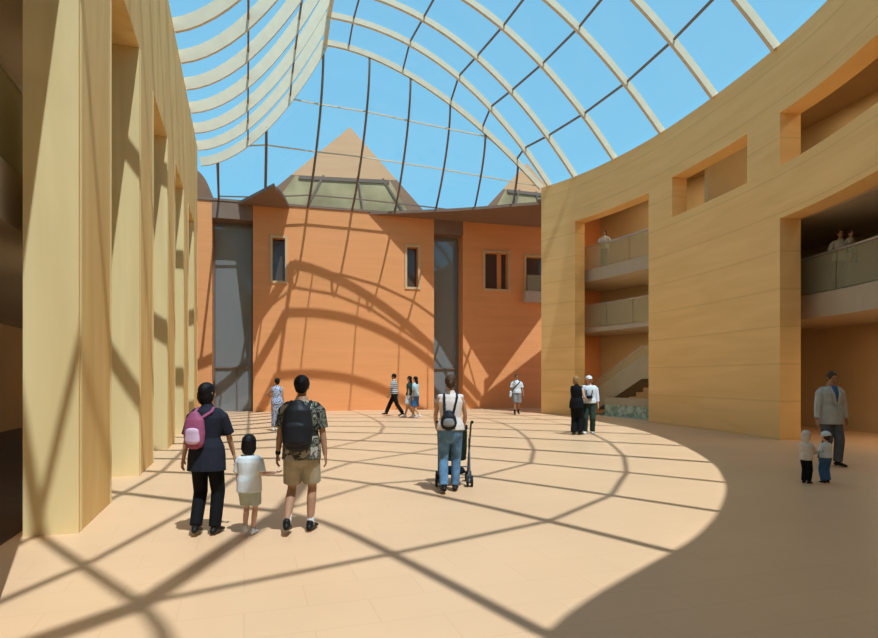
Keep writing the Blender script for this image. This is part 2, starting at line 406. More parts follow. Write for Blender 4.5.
for s in (sB+.3, sA-.6): fill_lamp(s, 1.9, 3.78, 30)

for p, zz in LLIGHTS: fill_lamp(None, 0, zz-.001, 14, p=p)
# green marble floor, low wall and staircase in the tall opening
bm = bmesh.new(); ring(bm, sB-2.2, STOT-.4, .75, 3.4, 0, .012)
tag(link('trim_5', bm, M['green']), 'green speckled marble floor inside the tall opening', 'floor', kind='structure')
lw = empty('low_wall', (*cpt((sA+sB)/2, 1.3), 0)); tag(lw, 'low green marble wall with sand coping in front of the staircase', 'wall')
bm = bmesh.new(); ring(bm, sB-2.2, sA-.6, 1.2, 1.34, .013, .5); toparent(link('marble_base', bm, M['green'], lw), lw)
bm = bmesh.new(); ring(bm, sB-2.2, sA-.6, 1.18, 1.36, .5, .82); toparent(link('coping', bm, M['stair'], lw), lw)
st = empty('staircase', (*cpt(sA-.5, 2.2), 0)); tag(st, 'sand coloured staircase rising to the right inside the tall opening', 'staircase')
def stair_pt(k): return cpt(sA+.9-k, 2.0)
def flight(s0, s1, z0, z1, n):
    bm = bmesh.new()
    for i in range(n):
        a = s0+(s1-s0)*i/n; b = s0+(s1-s0)*(i+1)/n; z = z0+(z1-z0)*(i+1)/n
        ring(bm, min(a, b), max(a, b), 1.65, 2.8, z-.34 if i else max(.013, z-.34), z, 1)
    toparent(link('flight', bm, M['stair'], st), st)
def sidepanel(s0, s1, z0, z1, off, dn=.35, up=.62, mat='stair', nm='stringer', wd=.06):
    bm = bmesh.new(); a = cpt(s0, off); b = cpt(s1, off)
    hexa(bm, [Vector((a.x, a.y, z0-dn)), Vector((a.x+wd, a.y+wd, z0-dn)), Vector((b.x+wd, b.y+wd, z1-dn)), Vector((b.x, b.y, z1-dn)),
              Vector((a.x, a.y, z0+up)), Vector((a.x+wd, a.y+wd, z0+up)), Vector((b.x+wd, b.y+wd, z1+up)), Vector((b.x, b.y, z1+up))])
    toparent(link(nm, bm, M[mat], st), st)
q0, q1, q2, q3 = sA+.5, sA-2.3, sA-3.5, sA-6.2
flight(q0, q1, .35, 2.0, 8); flight(q1, q2, 1.9, 2.0, 1); flight(q2, q3, 2.0, 3.9, 9)
for a, b, za, zb in ((q0, q1, .35, 2.0), (q1, q2, 2.0, 2.0), (q2, q3, 2.0, 3.9)):
    sidepanel(a, b, za, zb, 1.58); sidepanel(a, b, za, zb, 1.6, -.64, 1.0, 'railglass', 'glass_panel', .012)
    sidepanel(a, b, za, zb, 1.58, -1.0, 1.05, 'steel', 'handrail', .05)

# ------------------------------------------------------------- orange rear buildings
OH = 10.3
def opt(s, off=0):       # s = X along the facade; off = metres behind it
    p = Vector((s, 28.9+(s+11.65)*.288)); return p+Vector((-.277, .961))*off
def ox(px):              # X on the facade at image column px
    # X = (px-439)/F * Y ; Y = 28.9+(X+11.65)*.288
    k = (px-439)/F; return k*(28.9+11.65*.288)/(1-.288*k)
def oz(px, y):
    X = ox(px); Y = opt(X).y; return EYE+(378-y)*Y/F
def facade(name, x0, x1, holes, depth=.5):
    bm = bmesh.new(); hs = []
    zb = {0, OH}; ex = []
    for h in holes:
        hs.append(h); zb |= {h[2], h[3]}; ex += [h[0], h[1]]
    holed_wall(bm, opt, breaks(x0, x1, 1.0, ex), sorted(zb), hs, depth)
    return tag(link_raw(name, bm, M['orange']), kind='structure')
xa, xb, xc, xd, xe = ox(212), ox(253), ox(434), ox(463), ox(575)
w1 = (ox(272.5), ox(285), oz(279, 281), oz(279, 238)); w2 = (ox(407), ox(418), oz(412, 287), oz(412, 247))
w3 = (ox(485), ox(508), oz(496, 289), oz(496, 253)); w4 = (ox(526), ox(575), oz(533, 300), oz(533, 257))
facade('wall_back', xb, xc, [w1, w2])
facade('wall_5', ox(150), xa, [])
facade('wall_6', xd, 14, [w3, w4])
def surround(h, nm, label, t=.12, glass='darkglass', inner=None):
    e = empty(nm, (*opt((h[0]+h[1])/2), h[2])); tag(e, label, 'window', kind='structure')
    bm = bmesh.new()
    for a, b, z0, z1 in ((h[0]-t, h[0], h[2]-t, h[3]+t), (h[1], h[1]+t, h[2]-t, h[3]+t), (h[0], h[1], h[2]-t, h[2]), (h[0], h[1], h[3], h[3]+t)):
        P = [opt(a, -.05), opt(b, -.05), opt(b, .0), opt(a, .0)]; poly_prism(bm, P, z0, z1)
    toparent(link('window_frame', bm, M['reveal'], e), e)
    bm = bmesh.new(); P = [opt(h[0], .36), opt(h[1], .36), opt(h[1], .38), opt(h[0], .38)]; poly_prism(bm, P, h[2], h[3])
    toparent(link('pane', bm, M[glass], e), e)
surround(w1, 'window_1', 'tall slot window at the left of the central orange facade')
surround(w2, 'window_2', 'tall slot window at the right of the central orange facade')
surround(w3, 'window_3', 'square window with sand surround in the right orange facade')
surround(w4, 'window_4', 'window with balcony parapet next to the corner of the curved wall')
# reddish mullion inside window 3, parapet of window 4
bm = bmesh.new(); P = [opt(ox(499), .28), opt(ox(503), .28), opt(ox(503), .35), opt(ox(499), .35)]; poly_prism(bm, P, w3[2], w3[3])
tag(link('trim_6', bm, M['orange']), kind='structure')
bm = bmesh.new(); P = [opt(ox(523), -.35), opt(ox(575), -.35), opt(ox(575), -.02), opt(ox(523), -.02)]; poly_prism(bm, P, oz(533, 303), oz(533, 292))
tag(link('trim_7', bm, M['slab']), kind='structure')
bm = bmesh.new(); P = [opt(ox(525), -.32), opt(ox(575), -.32), opt(ox(575), -.30), opt(ox(525), -.30)]; poly_prism(bm, P, oz(533, 292), oz(533, 276))
tag(link('trim_8', bm, M['railglass']), kind='structure')
# brown slabs added over the facades to throw shade (outline follows that shade)
def shade_slab(pix, tail, n):
    E = []
    for px, y in pix:
        X = ox(px); z = oz(px, y); p = opt(X); h = OH-z; E.append(V2((p.x+.2617*h, p.y-.4355*h)))
    bm = bmesh.new(); poly_prism(bm, E+[V2(q) for q in tail], OH-.12, OH+.02)
    tag(link('trim_%d' % n, bm, M['brown']), 'brown slab added over the orange facade to shade it', 'shade_caster', 'added shade slabs', 'structure')
V2 = Vector
shade_slab([(289, 207.8), (273, 280), (258, 327), (254, 345)], [opt(ox(238)), opt(ox(238), .4), opt(ox(289), .4)], 11)
shade_slab([(369, 213), (400, 247), (434, 287), (450, 310), (468, 341), (490, 376), (484, 380), (484, 409)], [(4.95, 28.85), (7.3, 31.95), opt(8.9, -.6), opt(8.9, .4), opt(ox(369), .4)], 12)
# recessed glazed gaps with lintels
def gap(x0, x1, n, label, side_r):
    e = empty('window_%d' % n, (*opt((x0+x1)/2), 0)); tag(e, label, 'window', kind='structure')
    bm = bmesh.new(); poly_prism(bm, [opt(x0, -.02), opt(x1, -.02), opt(x1, 1.0), opt(x0, 1.0)], oz((212+253)/2, 219), OH)
    toparent(link('lintel', bm, M['brown'], e), e)
    bm = bmesh.new(); poly_prism(bm, [opt(x0+.02, .9), opt(x1-.02, .9), opt(x1-.02, .93), opt(x0+.02, .93)], 0, oz(232, 219))
    toparent(link('pane', bm, M['greyglass'], e), e)
    bm = bmesh.new()
    for a in (x0+.04, x1-.04):
        p = opt(a, .8); bar(bm, (p.x, p.y, 0), (p.x, p.y, 9), .07, .1, Vector((0, 1, 0)))
    a = opt(x0, .85); b = opt(x1, .85); bar(bm, (a.x, a.y, 2.2), (b.x, b.y, 2.2), .06, .06)
    c = opt((x0+x1)/2+.15, .85); bar(bm, (c.x, c.y, 0), (c.x, c.y, 2.2), .05, .05, Vector((0, 1, 0)))
    toparent(link('window_frame', bm, M['mullion'], e), e)
    bm = bmesh.new()
    poly_prism(bm, [opt(x0-.3, .5), opt(x0, .5), opt(x0, 3), opt(x0-.3, 3)], 0, OH); poly_prism(bm, [opt(x1, .5), opt(x1+.3, .5), opt(x1+.3, 3), opt(x1, 3)], 0, OH)
    toparent(link('reveal', bm, M['orange'], e), e)
gap(xa, xb, 5, 'tall grey glazed gap between the left and central orange facades', 1)
gap(xc, xd, 6, 'tall grey glazed gap between the central and right orange facades', 0)
bm = bmesh.new(); poly_prism(bm, [opt(-16, 6), opt(14, 6), opt(14, 6.3), opt(-16, 6.3)], 0, OH)
tag(link('wall_7', bm, M['brown']), kind='structure')
bm = bmesh.new(); poly_prism(bm, [opt(-16, .5), opt(14, .5), opt(14, 6), opt(-16, 6)], OH-.3, OH-.02)
tag(link('trim_9', bm, M['brown']), 'flat roof of the orange buildings', 'roof', kind='structure')

# pyramid roofs behind the end glazing
def unp(px, y, D): return Vector(((px-439)*D, F*D, EYE+(378-y)*D))
def pyramid(peak, L, R, back, label, fcap):
    P = unp(*peak); a = unp(*L); b = unp(*R); z = min(a.z, b.z); a.z = b.z = z
    c = b+back; d = a+back; P = Vector((P.x, P.y, P.z))
    e = empty('pyramid_roof', ((a.x+c.x)/2, (a.y+c.y)/2, z)); tag(e, label, 'roof', kind='structure')
    base = [a, b, c, d]; cut = [P.lerp(q, fcap) for q in base]; cap0 = [P.lerp(q, fcap) + (q-P).normalized()*0 for q in base]
    bm = bmesh.new(); lo = [bm.verts.new(q) for q in cap0]; t = bm.verts.new(P)
    bm.faces.new(lo[::-1])
    for i in range(4): bm.faces.new([lo[i], lo[(i+1)%4], t])
    toparent(link('roof_cap', bm, M['capstone'], e), e)
    bm = bmesh.new(); lo = [bm.verts.new(q) for q in base]; hi = [bm.verts.new(q) for q in cut]
    bm.faces.new(lo[::-1]); bm.faces.new(hi)
    for i in range(4): bm.faces.new([lo[i], lo[(i+1)%4], hi[(i+1)%4], hi[i]])
    toparent(link('roof_slope', bm, M['brownroof'], e), e)
    # olive glazed panel and its beams on the front slope
    n = (b-a).cross(P-a).normalized();
    if n.y > 0: n = -n
    def fp(u, v): return a.lerp(b, u).lerp(P, v)+n*.05
    bm = bmesh.new(); v1 = 1-fcap
    q = [fp(.13, .03), fp(.88, .03), fp(.92, v1-.01), fp(.05, v1-.01)]
    hexa(bm, [q[0], q[1], q[1]+n*.05, q[0]+n*.05, q[3], q[2], q[2]+n*.05, q[3]+n*.05])
    toparent(link('glazing', bm, M['oliveglass'], e), e)
    bm = bmesh.new()
    for v in (.20, v1-.03): bar(bm, fp(.1, v)+n*.1, fp(.9, v)+n*.1, .12, .22)
    for u in (.3, .62, .86): bar(bm, fp(u, .04)+n*.1, fp(u, v1)+n*.1, .1, .14)
    toparent(link('beam', bm, M['mullion'], e), e)
M['capstone'] = courses('orange_roof_cladding', (.62, .31, .15), (.66, .34, .165), (.54, .27, .12), .5, .02, jmix=.3)
M['brownroof'] = plain('brown_roof', (.26, .13, .07), .7, .2, .1, .6)
pyramid((350, 127, .070), (221, 232, .066), (450, 232, .070), Vector((-2, 12, 0)), 'orange capped pyramid roof behind the central facade', .47)
pyramid((527, 163, .074), (458, 238, .070), (600, 238, .076), Vector((-2, 12, 0)), 'smaller orange capped pyramid roof behind the right facade', .36)
# curved brown vault end beyond the left wall
bm = bmesh.new(); c = unp(185, 200, .056)
R0 = []
for k in range(13):
    a = math.pi/2*k/12; R0.append(c+Vector((math.cos(a)*1.5, 0, math.sin(a)*2.1-.2)))
f = [bm.verts.new(p) for p in R0+[c+Vector((-.6, 0, 1.9)), c+Vector((-.6, 0, -.2))]]; g = [bm.verts.new(v.co+Vector((-1, 4, 0))) for v in f]
bm.faces.new(f); bm.faces.new(g[::-1])
for i in range(len(f)): bm.faces.new([f[i], f[(i+1)%len(f)], g[(i+1)%len(f)], g[i]])
tag(link('trim_10', bm, M['brownroof']), 'brown vaulted roof end above the far left orange facade', 'roof', kind='structure')

# ------------------------------------------------------------- glass roof
roof = empty('glass_roof', (0, 12, WH)); tag(roof, 'curved glass roof with cream ribs spanning the atrium', 'roof', kind='structure')
LD = [.04174, .03887, .03614, .0334, .0307, .0281, .0256, .0230, .0204, .0178, .0157, .0136, .0111, .0082, .0051, -.001]
RY = [28.5, 28.1, 26.85, 24.65, 22.0, 19.2, 16.4, 13.2, 10.2, 7.3, 5.0, 2.9, 1.15, -.72, -3.5, -5.1]
def right_foot(Y):
    best = min((abs(cpt(STOT*k/4000).y-Y), STOT*k/4000) for k in range(200, 4001)); return cpt(best[1])
RIDGE = [(-5.0, 26.3), (2.4, 2.4), (2.5, -1), (2.2, -3.4), (1.0, -5.0)]
def ridge_hit(a, b):
    for p, q in zip(RIDGE[:-1], RIDGE[1:]):
        p = Vector(p); q = Vector(q); d1 = b-a; d2 = q-p; den = d1.x*d2.y-d1.y*d2.x
        t = ((p.x-a.x)*d2.y-(p.y-a.y)*d2.x)/den; u = ((p.x-a.x)*d1.y-(p.y-a.y)*d1.x)/den
        if -.001 <= u <= 1.001 and 0 < t < 1: return a+d1*t
    return a.lerp(b, .6)
RIBS = []
for i, (ld, ry) in enumerate(zip(LD, RY)):
    Y = ld*F; L = Vector((lineX(Y), Y)); Rr = right_foot(ry)
    G = ridge_hit(L, Rr)
    if i == 0: G = Vector((-4.97, 26.25))
    RIBS.append((L, G, Rr, [16.35, 16.75, 16.95][i] if i < 3 else 17.05))
def rib_l(i, t):
    L, G, R, zr = RIBS[i]; p = L.lerp(G, t); return Vector((p.x, p.y, WH+(zr-WH)*(.12*t+.88*t**(1.85-.75*max(0, min(1, (i-8)/5))))))
def rib_r(i, s):        # s: 0 at the wall foot, 1 at the ridge
    L, G, R, zr = RIBS[i]; p = R.lerp(G, s); k = 1-(1-s)**((2.2 if i else 1.75)*max(1, (5.5/max(.6, (R-G).length))**.8)); return Vector((p.x, p.y, WH+(zr-WH)*k))
for i in range(len(RIBS)):
    L, G, R, zr = RIBS[i]; d = (R-L).normalized(); side = Vector((-d.y, d.x, 0))
    A = [rib_l(i, k/16) for k in range(17)]; B = [rib_r(i, (k/36)**1.6) for k in range(37)]
    bm = bmesh.new(); sweep(bm, A, None, .09, .36 if i < 10 else .2, side); toparent(link('rib', bm, M['rib'], roof), roof)
    bm = bmesh.new(); sweep(bm, B, None, .14 if i < 10 else .10, .23 if i < 10 else .12, side); toparent(link('rib', bm, M['rib'], roof), roof)
up = [Vector((0, 0, 1))]*len(RIBS)
for t in (.37, .71):
    P = [rib_l(i, t)+Vector((0, 0, .1)) for i in range(len(RIBS))]
    bm = bmesh.new(); sweep(bm, P, up, .06, .14); toparent(link('purlin', bm, M['mullion'], roof), roof)
for s, m0, m1 in ((.125, 13, 14), (.29, 10, 13), (.44, 8, 12), (.66, 7, 11), (.9, 6, 10)):
    P = [rib_r(i, s+(1-s)*max(0, min(1, (i-m0)/(m1-m0)))**2)+Vector((0, 0, .06)) for i in range(m1+1)]
    bm = bmesh.new(); sweep(bm, P, up, .06, .07); toparent(link('purlin', bm, M['mullion'], roof), roof)
P = [rib_r(i, 1) for i in range(len(RIBS))]
bm = bmesh.new(); sweep(bm, P, up, .16, .22); toparent(link('ridge_beam', bm, M['rib'], roof), roof)
for fn in (rib_l, rib_r):
    bm = bmesh.new(); grid = [[bm.verts.new(fn(i, k/12)+Vector((0, 0, .20))) for k in range(13)] for i in range(len(RIBS))]
    for i in range(len(RIBS)-1):
        for k in range(12): bm.faces.new([grid[i][k], grid[i+1][k], grid[i+1][k+1], grid[i][k+1]])
    g = link('glass_skin', bm, M['roofglass'], roof, smooth=True); toparent(g, roof)

# end glazing between last rib and orange wall top
eg = empty('end_glazing', (0, 30, OH)); tag(eg, 'glazed end screen with bronze mullions above the orange facades', 'glazing', kind='structure')
MB = [218.6, 265, 307.7, 352, 394.4, 434, 472, 510]
MT = [218.6, 267, 322.5, 369.7, 410.6, 450, 486, 518]
def proj(p): return 439+F*p.x/p.y, 378-F*(p.z-EYE)/p.y
ARCH = [rib_l(0, k/60) for k in range(61)]+[rib_r(0, 1-k/120) for k in range(121)]
def arch_at(px):
    return min(ARCH, key=lambda p: abs(proj(p)[0]-px))
MUL = []
for b, t in zip(MB, MT):
    x = ox(b); B = Vector((*opt(x, .1), OH)); T = arch_at(t).copy(); T.z -= .1
    pts = []
    for k in range(17):
        u = k/16; q = math.sin(u*math.pi/2)**.8
        pts.append(Vector((B.x+(T.x-B.x)*q, B.y+(T.y-B.y)*q, B.z+(T.z-B.z)*u)))
    MUL.append(pts)
    bm = bmesh.new(); sweep(bm, pts, [Vector((0, -1, 0.01))]*17, .09, .09); toparent(link('mullion', bm, M['mullion'], eg), eg)
bm = bmesh.new()
for p, q in zip(MUL[:-1], MUL[1:]):
    for k in range(16): bm.faces.new([bm.verts.new(v) for v in (p[k], q[k], q[k+1], p[k+1])])
toparent(link('glass_skin', bm, M['roofglass'], eg), eg)
def hline(fy, x0, x1):
    pts = []
    for m in MUL:
        yy = [proj(p) for p in m]
        tgt = None
        for k in range(16):
            X = yy[k][0]; want = fy(X)
            if yy[k][1] >= want >= yy[k+1][1]:
                u = (yy[k][1]-want)/(yy[k][1]-yy[k+1][1]); tgt = m[k].lerp(m[k+1], u); break
        if tgt: pts.append(tgt)
    L = arch_at(x0); R = arch_at(x1)
    pts = [L]+[p for p in pts if proj(L)[0]+4 < proj(p)[0] < proj(R)[0]-4]+[R]
    bm = bmesh.new(); sweep(bm, pts, [Vector((0, 0, 1))]*len(pts), .055, .055); toparent(link('transom', bm, M['rib'], eg), eg)
def piece(pts):
    def f(x):
        for (a, b), (c, d) in zip(pts[:-1], pts[1:]):
            if x <= c: return b+(d-b)*(x-a)/(c-a)
        return pts[-1][1]
    return f
hline(piece([(242, 141), (290, 149), (355, 156), (435, 168), (475, 175), (542, 187)]), 242, 540)
hline(piece([(290, 100), (363, 111), (405, 120), (446, 128), (503, 140)]), 290, 502)
pts = []
for m in MUL: pts.append(m[0].lerp(m[2], .62))
bm = bmesh.new(); sweep(bm, pts, [Vector((0, 0, 1))]*len(pts), .055, .055); toparent(link('transom', bm, M['mullion'], eg), eg)
a = opt(ox(197), .1); b = opt(ox(560), .1)
bm = bmesh.new(); bar(bm, (a.x, a.y, OH+.05), (b.x, b.y, OH+.05), .3, .12); toparent(link('sill', bm, M['brown'], eg), eg)
# ------------------------------------------------------------- people
V = Vector
SK = {'mid': plain('skin_mid', (.50, .27, .16), .6, .3, .05), 'tan': plain('skin_tan', (.36, .19, .11), .6, .3, .05), 'fair': plain('skin_fair', (.62, .38, .27), .6, .3, .05)}
def cm(name, col, rough=.85, var=.14, scale=9): return plain(name, col, rough, .15, var, scale, 0, .35)
K = {'black': cm('black_cloth', (.006, .006, .007)), 'charcoal': cm('charcoal_cloth', (.018, .019, .028)), 'white': cm('white_cloth', (.62, .64, .64), var=.06), 'palegreen': cm('pale_grey_cloth', (.40, .44, .38)),
     'khaki': cm('khaki_cloth', (.34, .29, .20)), 'jeans': cm('denim', (.10, .19, .30), var=.35), 'blue': cm('blue_cloth', (.05, .12, .26)), 'suit': cm('grey_suit_cloth', (.44, .43, .40), var=.1),
     'darkgrey': cm('dark_grey_cloth', (.10, .10, .11)), 'hair': cm('black_hair', (.008, .007, .007), .5, .3, 40), 'brownhair': cm('brown_hair', (.07, .035, .018), .5, .3, 40), 'blond': cm('blond_hair', (.30, .17, .07), .5, .3, 40),
     'pink': cm('pink_nylon', (.30, .075, .14), .5), 'pinkpale': cm('pale_pink_nylon', (.62, .42, .52), .5), 'nylon': cm('black_nylon', (.015, .015, .017), .5), 'shoe': cm('black_leather', (.012, .011, .01), .4),
     'greenpants': cm('dark_green_cloth', (.025, .045, .03)), 'cream': cm('cream_cloth', (.66, .56, .50), var=.05), 'rubber': cm('rubber', (.02, .02, .02), .7), 'cyan': cm('light_blue_cloth', (.42, .56, .60)),
     'camo': patches('camouflage_print', [(.02, .022, .018), (.16, .15, .11), (.05, .05, .035), (.34, .31, .25)], 11), 'floral': patches('blue_floral_print', [(.05, .09, .22), (.62, .64, .66), (.10, .15, .32), (.55, .52, .56)], 22),
     'stripe': stripes('striped_knit', (.62, .62, .58), (.03, .04, .04), .085, .5), 'grey': cm('grey_cloth', (.22, .21, .20)), 'lips': cm('lips', (.30, .09, .07)), 'eye': cm('dark_eye', (.01, .008, .006), .3)}
def ik(a, c, l1, l2, hint):
    d = c-a; L = min(d.length, (l1+l2)*.999); dn = d.normalized(); c = a+dn*L
    x = (l1*l1-l2*l2+L*L)/(2*L); h = math.sqrt(max(0, l1*l1-x*x)); hv = hint-dn*hint.dot(dn); hv.normalize()
    return a+dn*x+hv*h, c
class Fig: pass
def person(label, x, y, H, rz=0, z=0, fem=False, hs=1.0, feet=None, hands=None, lean=0, yaw=0, nod=0, skin='mid', vox=.011, width=1.0,
           top='white', sleeve=.45, hem=.88, loose=.02, legs='black', legfrac=1.0, legloose=.014, skirt=None, shoes='shoe', socks=None, hair='hair', style='short', face=False, cap=None, group=None, elb=None):
    f = Fig(); total = 1.545+.205*hs; sc = H/total; f.sc = sc; f.vox = vox
    root = empty('person', (x, y, z), rz); tag(root, label, 'person', group); f.root = root; f.loc = V((x, y, z)); f.rz = rz
    feet = feet or [(.10, .03, 0), (-.10, -.03, 0)]; hands = hands or [(.27, .04, .76), (-.27, .04, .76)]
    shw = (.165 if fem else .185)*width
    TR = [(.875, .13, .085), (.93, .168, .118), (1.02, .155, .11), (1.12, .128, .098), (1.24, .145, .11), (1.35, .165, .112), (1.43, .135, .09), (1.48, .07, .065)] if fem else \
         [(.875, .12, .085), (.93, .160, .115), (1.02, .158, .112), (1.12, .152, .108), (1.24, .168, .116), (1.35, .185, .118), (1.43, .155, .092), (1.48, .075, .068)]
    TR = [(a, b*width, c*width) for a, b, c in TR]
    def tc(zz): return V((0, lean*(zz-.93), zz))
    f.tc = tc
    S = lambda p: V(p)*sc
    def L(bm, pts, rads, side=V((1, 0, 0)), seg=12, flat=''): loft(bm, [S(p) for p in pts], [tuple(q*sc for q in r) if isinstance(r, tuple) else r*sc for r in rads], side, seg, flat)
    f.L = L; f.S = S
    hip = [V((.088, 0, .90)), V((-.088, 0, .90))]; sh = [tc(1.405)+V((shw, 0, 0)), tc(1.405)+V((-shw, 0, 0))]
    ank = []; kn = []; toe = []
    for i in (0, 1):
        a = V(feet[i][:3])+V((0, -.0, .085)); lift = feet[i][2]
        k, a2 = ik(hip[i], a, .425, .41, V((.1*(1-2*i), 1, 0))); kn.append(k); ank.append(a2)
        ty = feet[i][3] if len(feet[i]) > 3 else 0
        dr = V((math.sin(ty)+.12*(1-2*i), math.cos(ty), 0)).normalized()
        toe.append(a2+dr*.16+V((0, 0, -.055-lift*.8)))
    wr = []; el = []
    for i in (0, 1):
        h = (elb[i] if elb else None) or V((.35*(1-2*i), -1, -.2))
        e, q = ik(sh[i], V(hands[i]), .285, .255, V(h)); el.append(e); wr.append(q)
    f.hip, f.sh, f.kn, f.ank, f.wr, f.el = hip, sh, kn, ank, wr, el
    # body: one continuous surface
    bm = bmesh.new()
    L(bm, [tc(a) for a, b, c in TR], [(b, c) for a, b, c in TR], seg=16)
    L(bm, [tc(1.42), tc(1.50)+V((0, .005, 0)), tc(1.575)+V((0, .015, 0))], [.058, .05, .05])
    HC = tc(1.50)+V((0, .012, 0)); R = Matrix.Rotation(yaw, 3, 'Z') @ Matrix.Rotation(-nod, 3, 'X')
    def hp(p): return HC+V((0, 0, .045))+R @ (V(p)*hs)
    prof = [(.018, .036, .040, .042), (.04, .055, .066, .022), (.08, .068, .085, .010), (.125, .074, .094, .0), (.150, .070, .088, -.004), (.170, .054, .068, -.006)]
    L(bm, [hp((0, q[3], q[0])) for q in prof], [(q[1]*hs, q[2]*hs) for q in prof], R @ V((1, 0, 0)), 16)
    L(bm, [hp((0, .090, .105)), hp((0, .104, .078)), hp((0, .108, .068))], [.009*hs, .012*hs, .014*hs])
    for s in (1, -1): ell(bm, S(hp((.076*s, -.005, .09))), (.012*hs*sc, .022*hs*sc, .034*hs*sc), seg=8)
    for i in (0, 1):
        m = 1-2*i; fw = .9 if fem else 1
        L(bm, [sh[i]+V((-.03*m, 0, .0)), sh[i].lerp(el[i], .25), el[i], el[i].lerp(wr[i], .3), wr[i]], [.055*fw, .048*fw, .036*fw, .038*fw, .025*fw])
        d = (wr[i]-el[i]).normalized(); sd = V((0, 1, 0)); sd = (sd-d*sd.dot(d)).normalized(); pn = d.cross(sd)*(-m)   # pn: palm side (towards the body)
        if pn.x*m > 0: pn = -pn
        L(bm, [wr[i]-d*.01, wr[i]+d*.04, wr[i]+d*.085], [(.024, .017), (.038, .016), (.036, .013)], sd)
        for k in range(4):
            ln = (.062, .072, .068, .052)[k]; b = wr[i]+d*.085+sd*(.027-.018*k)
            L(bm, [b, b+d*ln*.5+pn*.008, b+d*ln*.85+pn*.03], [.0088, .0082, .007], sd, 8)
        b = wr[i]+d*.03+sd*.03; L(bm, [b, b+d*.03+sd*.022+pn*.008, b+d*.058+sd*.024+pn*.016], [.012, .010, .008], sd, 8)
        lw = 1.05 if fem else 1
        L(bm, [hip[i]+V((-.01*m, 0, .02)), hip[i].lerp(kn[i], .35), kn[i], kn[i].lerp(ank[i], .3)+V((0, -.012, 0)), ank[i]], [.085*lw, .069*lw, .050, .055, .036])
        hd = (toe[i]-ank[i]); hh = V((hd.x, hd.y, 0)).normalized()
        L(bm, [ank[i]-hh*.045+V((0, 0, -.045)), ank[i]+hh*.03+V((0, 0, -.04)), toe[i]+V((0, 0, .004))], [(.030, .03), (.036, .032), (.038, .018)], V((hh.y, -hh.x, 0)))
    remesh('body', bm, SK[skin], root, vox*sc/1.0 if vox < .009 else vox*max(sc, .75), 3)
    # clothing
    bm = bmesh.new()
    if top:
        rr = [(a, b+loose, c+loose) for a, b, c in TR if a >= max(hem, .9)]
        if rr[0][0] > hem+.01: rr = [(hem, rr[0][1]+(.93-hem)*.04, rr[0][2]+.006)]+rr
        L(bm, [tc(a) for a, b, c in rr], [(b+(.02 if a < 1.1 else 0), c+(.02 if a < 1.1 else 0)) if k < len(rr)-1 else (.075, .07) for k, (a, b, c) in enumerate(rr)], seg=16, flat='s')
        for i in (0, 1):
            m = 1-2*i
            if sleeve > 0:
                pts = [sh[i]+V((-.05*m, 0, .005)), sh[i]+(el[i]-sh[i])*.15]; rad = [.056+loose*.3, .054+loose*.45]
                if sleeve <= .5: pts.append(sh[i].lerp(el[i], sleeve*2)); rad.append(.052+loose*.8)
                else: pts += [el[i], el[i].lerp(wr[i], (sleeve-.5)*2)]; rad += [.043+loose*.7, .034+loose*.5]
                L(bm, pts, rad, flat='e')
            else: L(bm, [sh[i]+V((-.06*m, 0, .012)), sh[i]+V((-.015*m, 0, .02))], [.055, .045])
        remesh('shirt' if not skirt or skirt[0] != 'dress' else 'dress_top', bm, K[top], root, vox*.95, 2)
    bm = bmesh.new()
    if skirt:
        kind, zb, wb, mt = skirt; ctr = (kn[0]+kn[1])/2
        zs = [1.04, .93, (.93+zb)/2, zb]; L(bm, [V((0, 0, zs[0])), V((0, 0, zs[1])), V((0, ctr.y*.5, zs[2])), V((0, ctr.y*.6, zb))], [(.15, .12), (.19, .145), ((.19+wb)/2, .15), (wb, wb*.75)], seg=16, flat='e')
        remesh('skirt', bm, K[mt], root, vox*.95, 2); bm = bmesh.new()
    if legs:
        L(bm, [V((0, lean*.1, 1.06)), V((0, 0, .95)), V((0, 0, .85))], [(.162*width+.008, .12*width), (.172*width+.01, .130*width+.012), (.158*width, .132)], seg=16)
        for i in (0, 1):
            m = 1-2*i; T = lambda q: hip[i].lerp(kn[i], q*2) if q <= .5 else kn[i].lerp(ank[i], (q-.5)*2)
            qs = [0, .18, .35, .5, .65, .8, .97]; qs = [q for q in qs if q < legfrac-.02]+[legfrac*.99]
            base = lambda q: .092-.052*q if q < .5 else .066-.024*(q-.5)
            L(bm, [T(q)+V((0, 0, .0)) for q in qs], [base(q)+legloose*(1+.3*q) for q in qs], flat='e')
        remesh('shorts' if legfrac < .62 else 'trousers', bm, K[legs], root, vox*.95, 2)
    else: bm.free()
    for i in (0, 1):
        hd = toe[i]-ank[i]; hh = V((hd.x, hd.y, 0)).normalized(); sd = V((hh.y, -hh.x, 0))
        if socks:
            bm = bmesh.new(); L(bm, [kn[i].lerp(ank[i], .72), ank[i]+V((0, 0, -.02))], [.044, .043]); remesh('sock', bm, K[socks], root, .01, 1)
        bm = bmesh.new(); up_ = V((0, 0, 1))
        L(bm, [ank[i]-hh*.05+V((0, 0, -.04)), ank[i]+hh*.02+V((0, 0, -.030)), ank[i]+(toe[i]-ank[i])*.6+V((0, 0, -.008)), toe[i]+hh*.02+V((0, 0, .004))], [(.036, .036), (.042, .042), (.046, .034), (.042, .022)], sd)
        L(bm, [ank[i]-hh*.015+V((0, 0, -.03)), ank[i]-hh*.008+V((0, 0, .015))], [.044, .043])
        remesh('shoe', bm, K[shoes], root, .009*max(sc, .7), 2)
    # hair, hat, face
    Rm = R
    bm = bmesh.new()
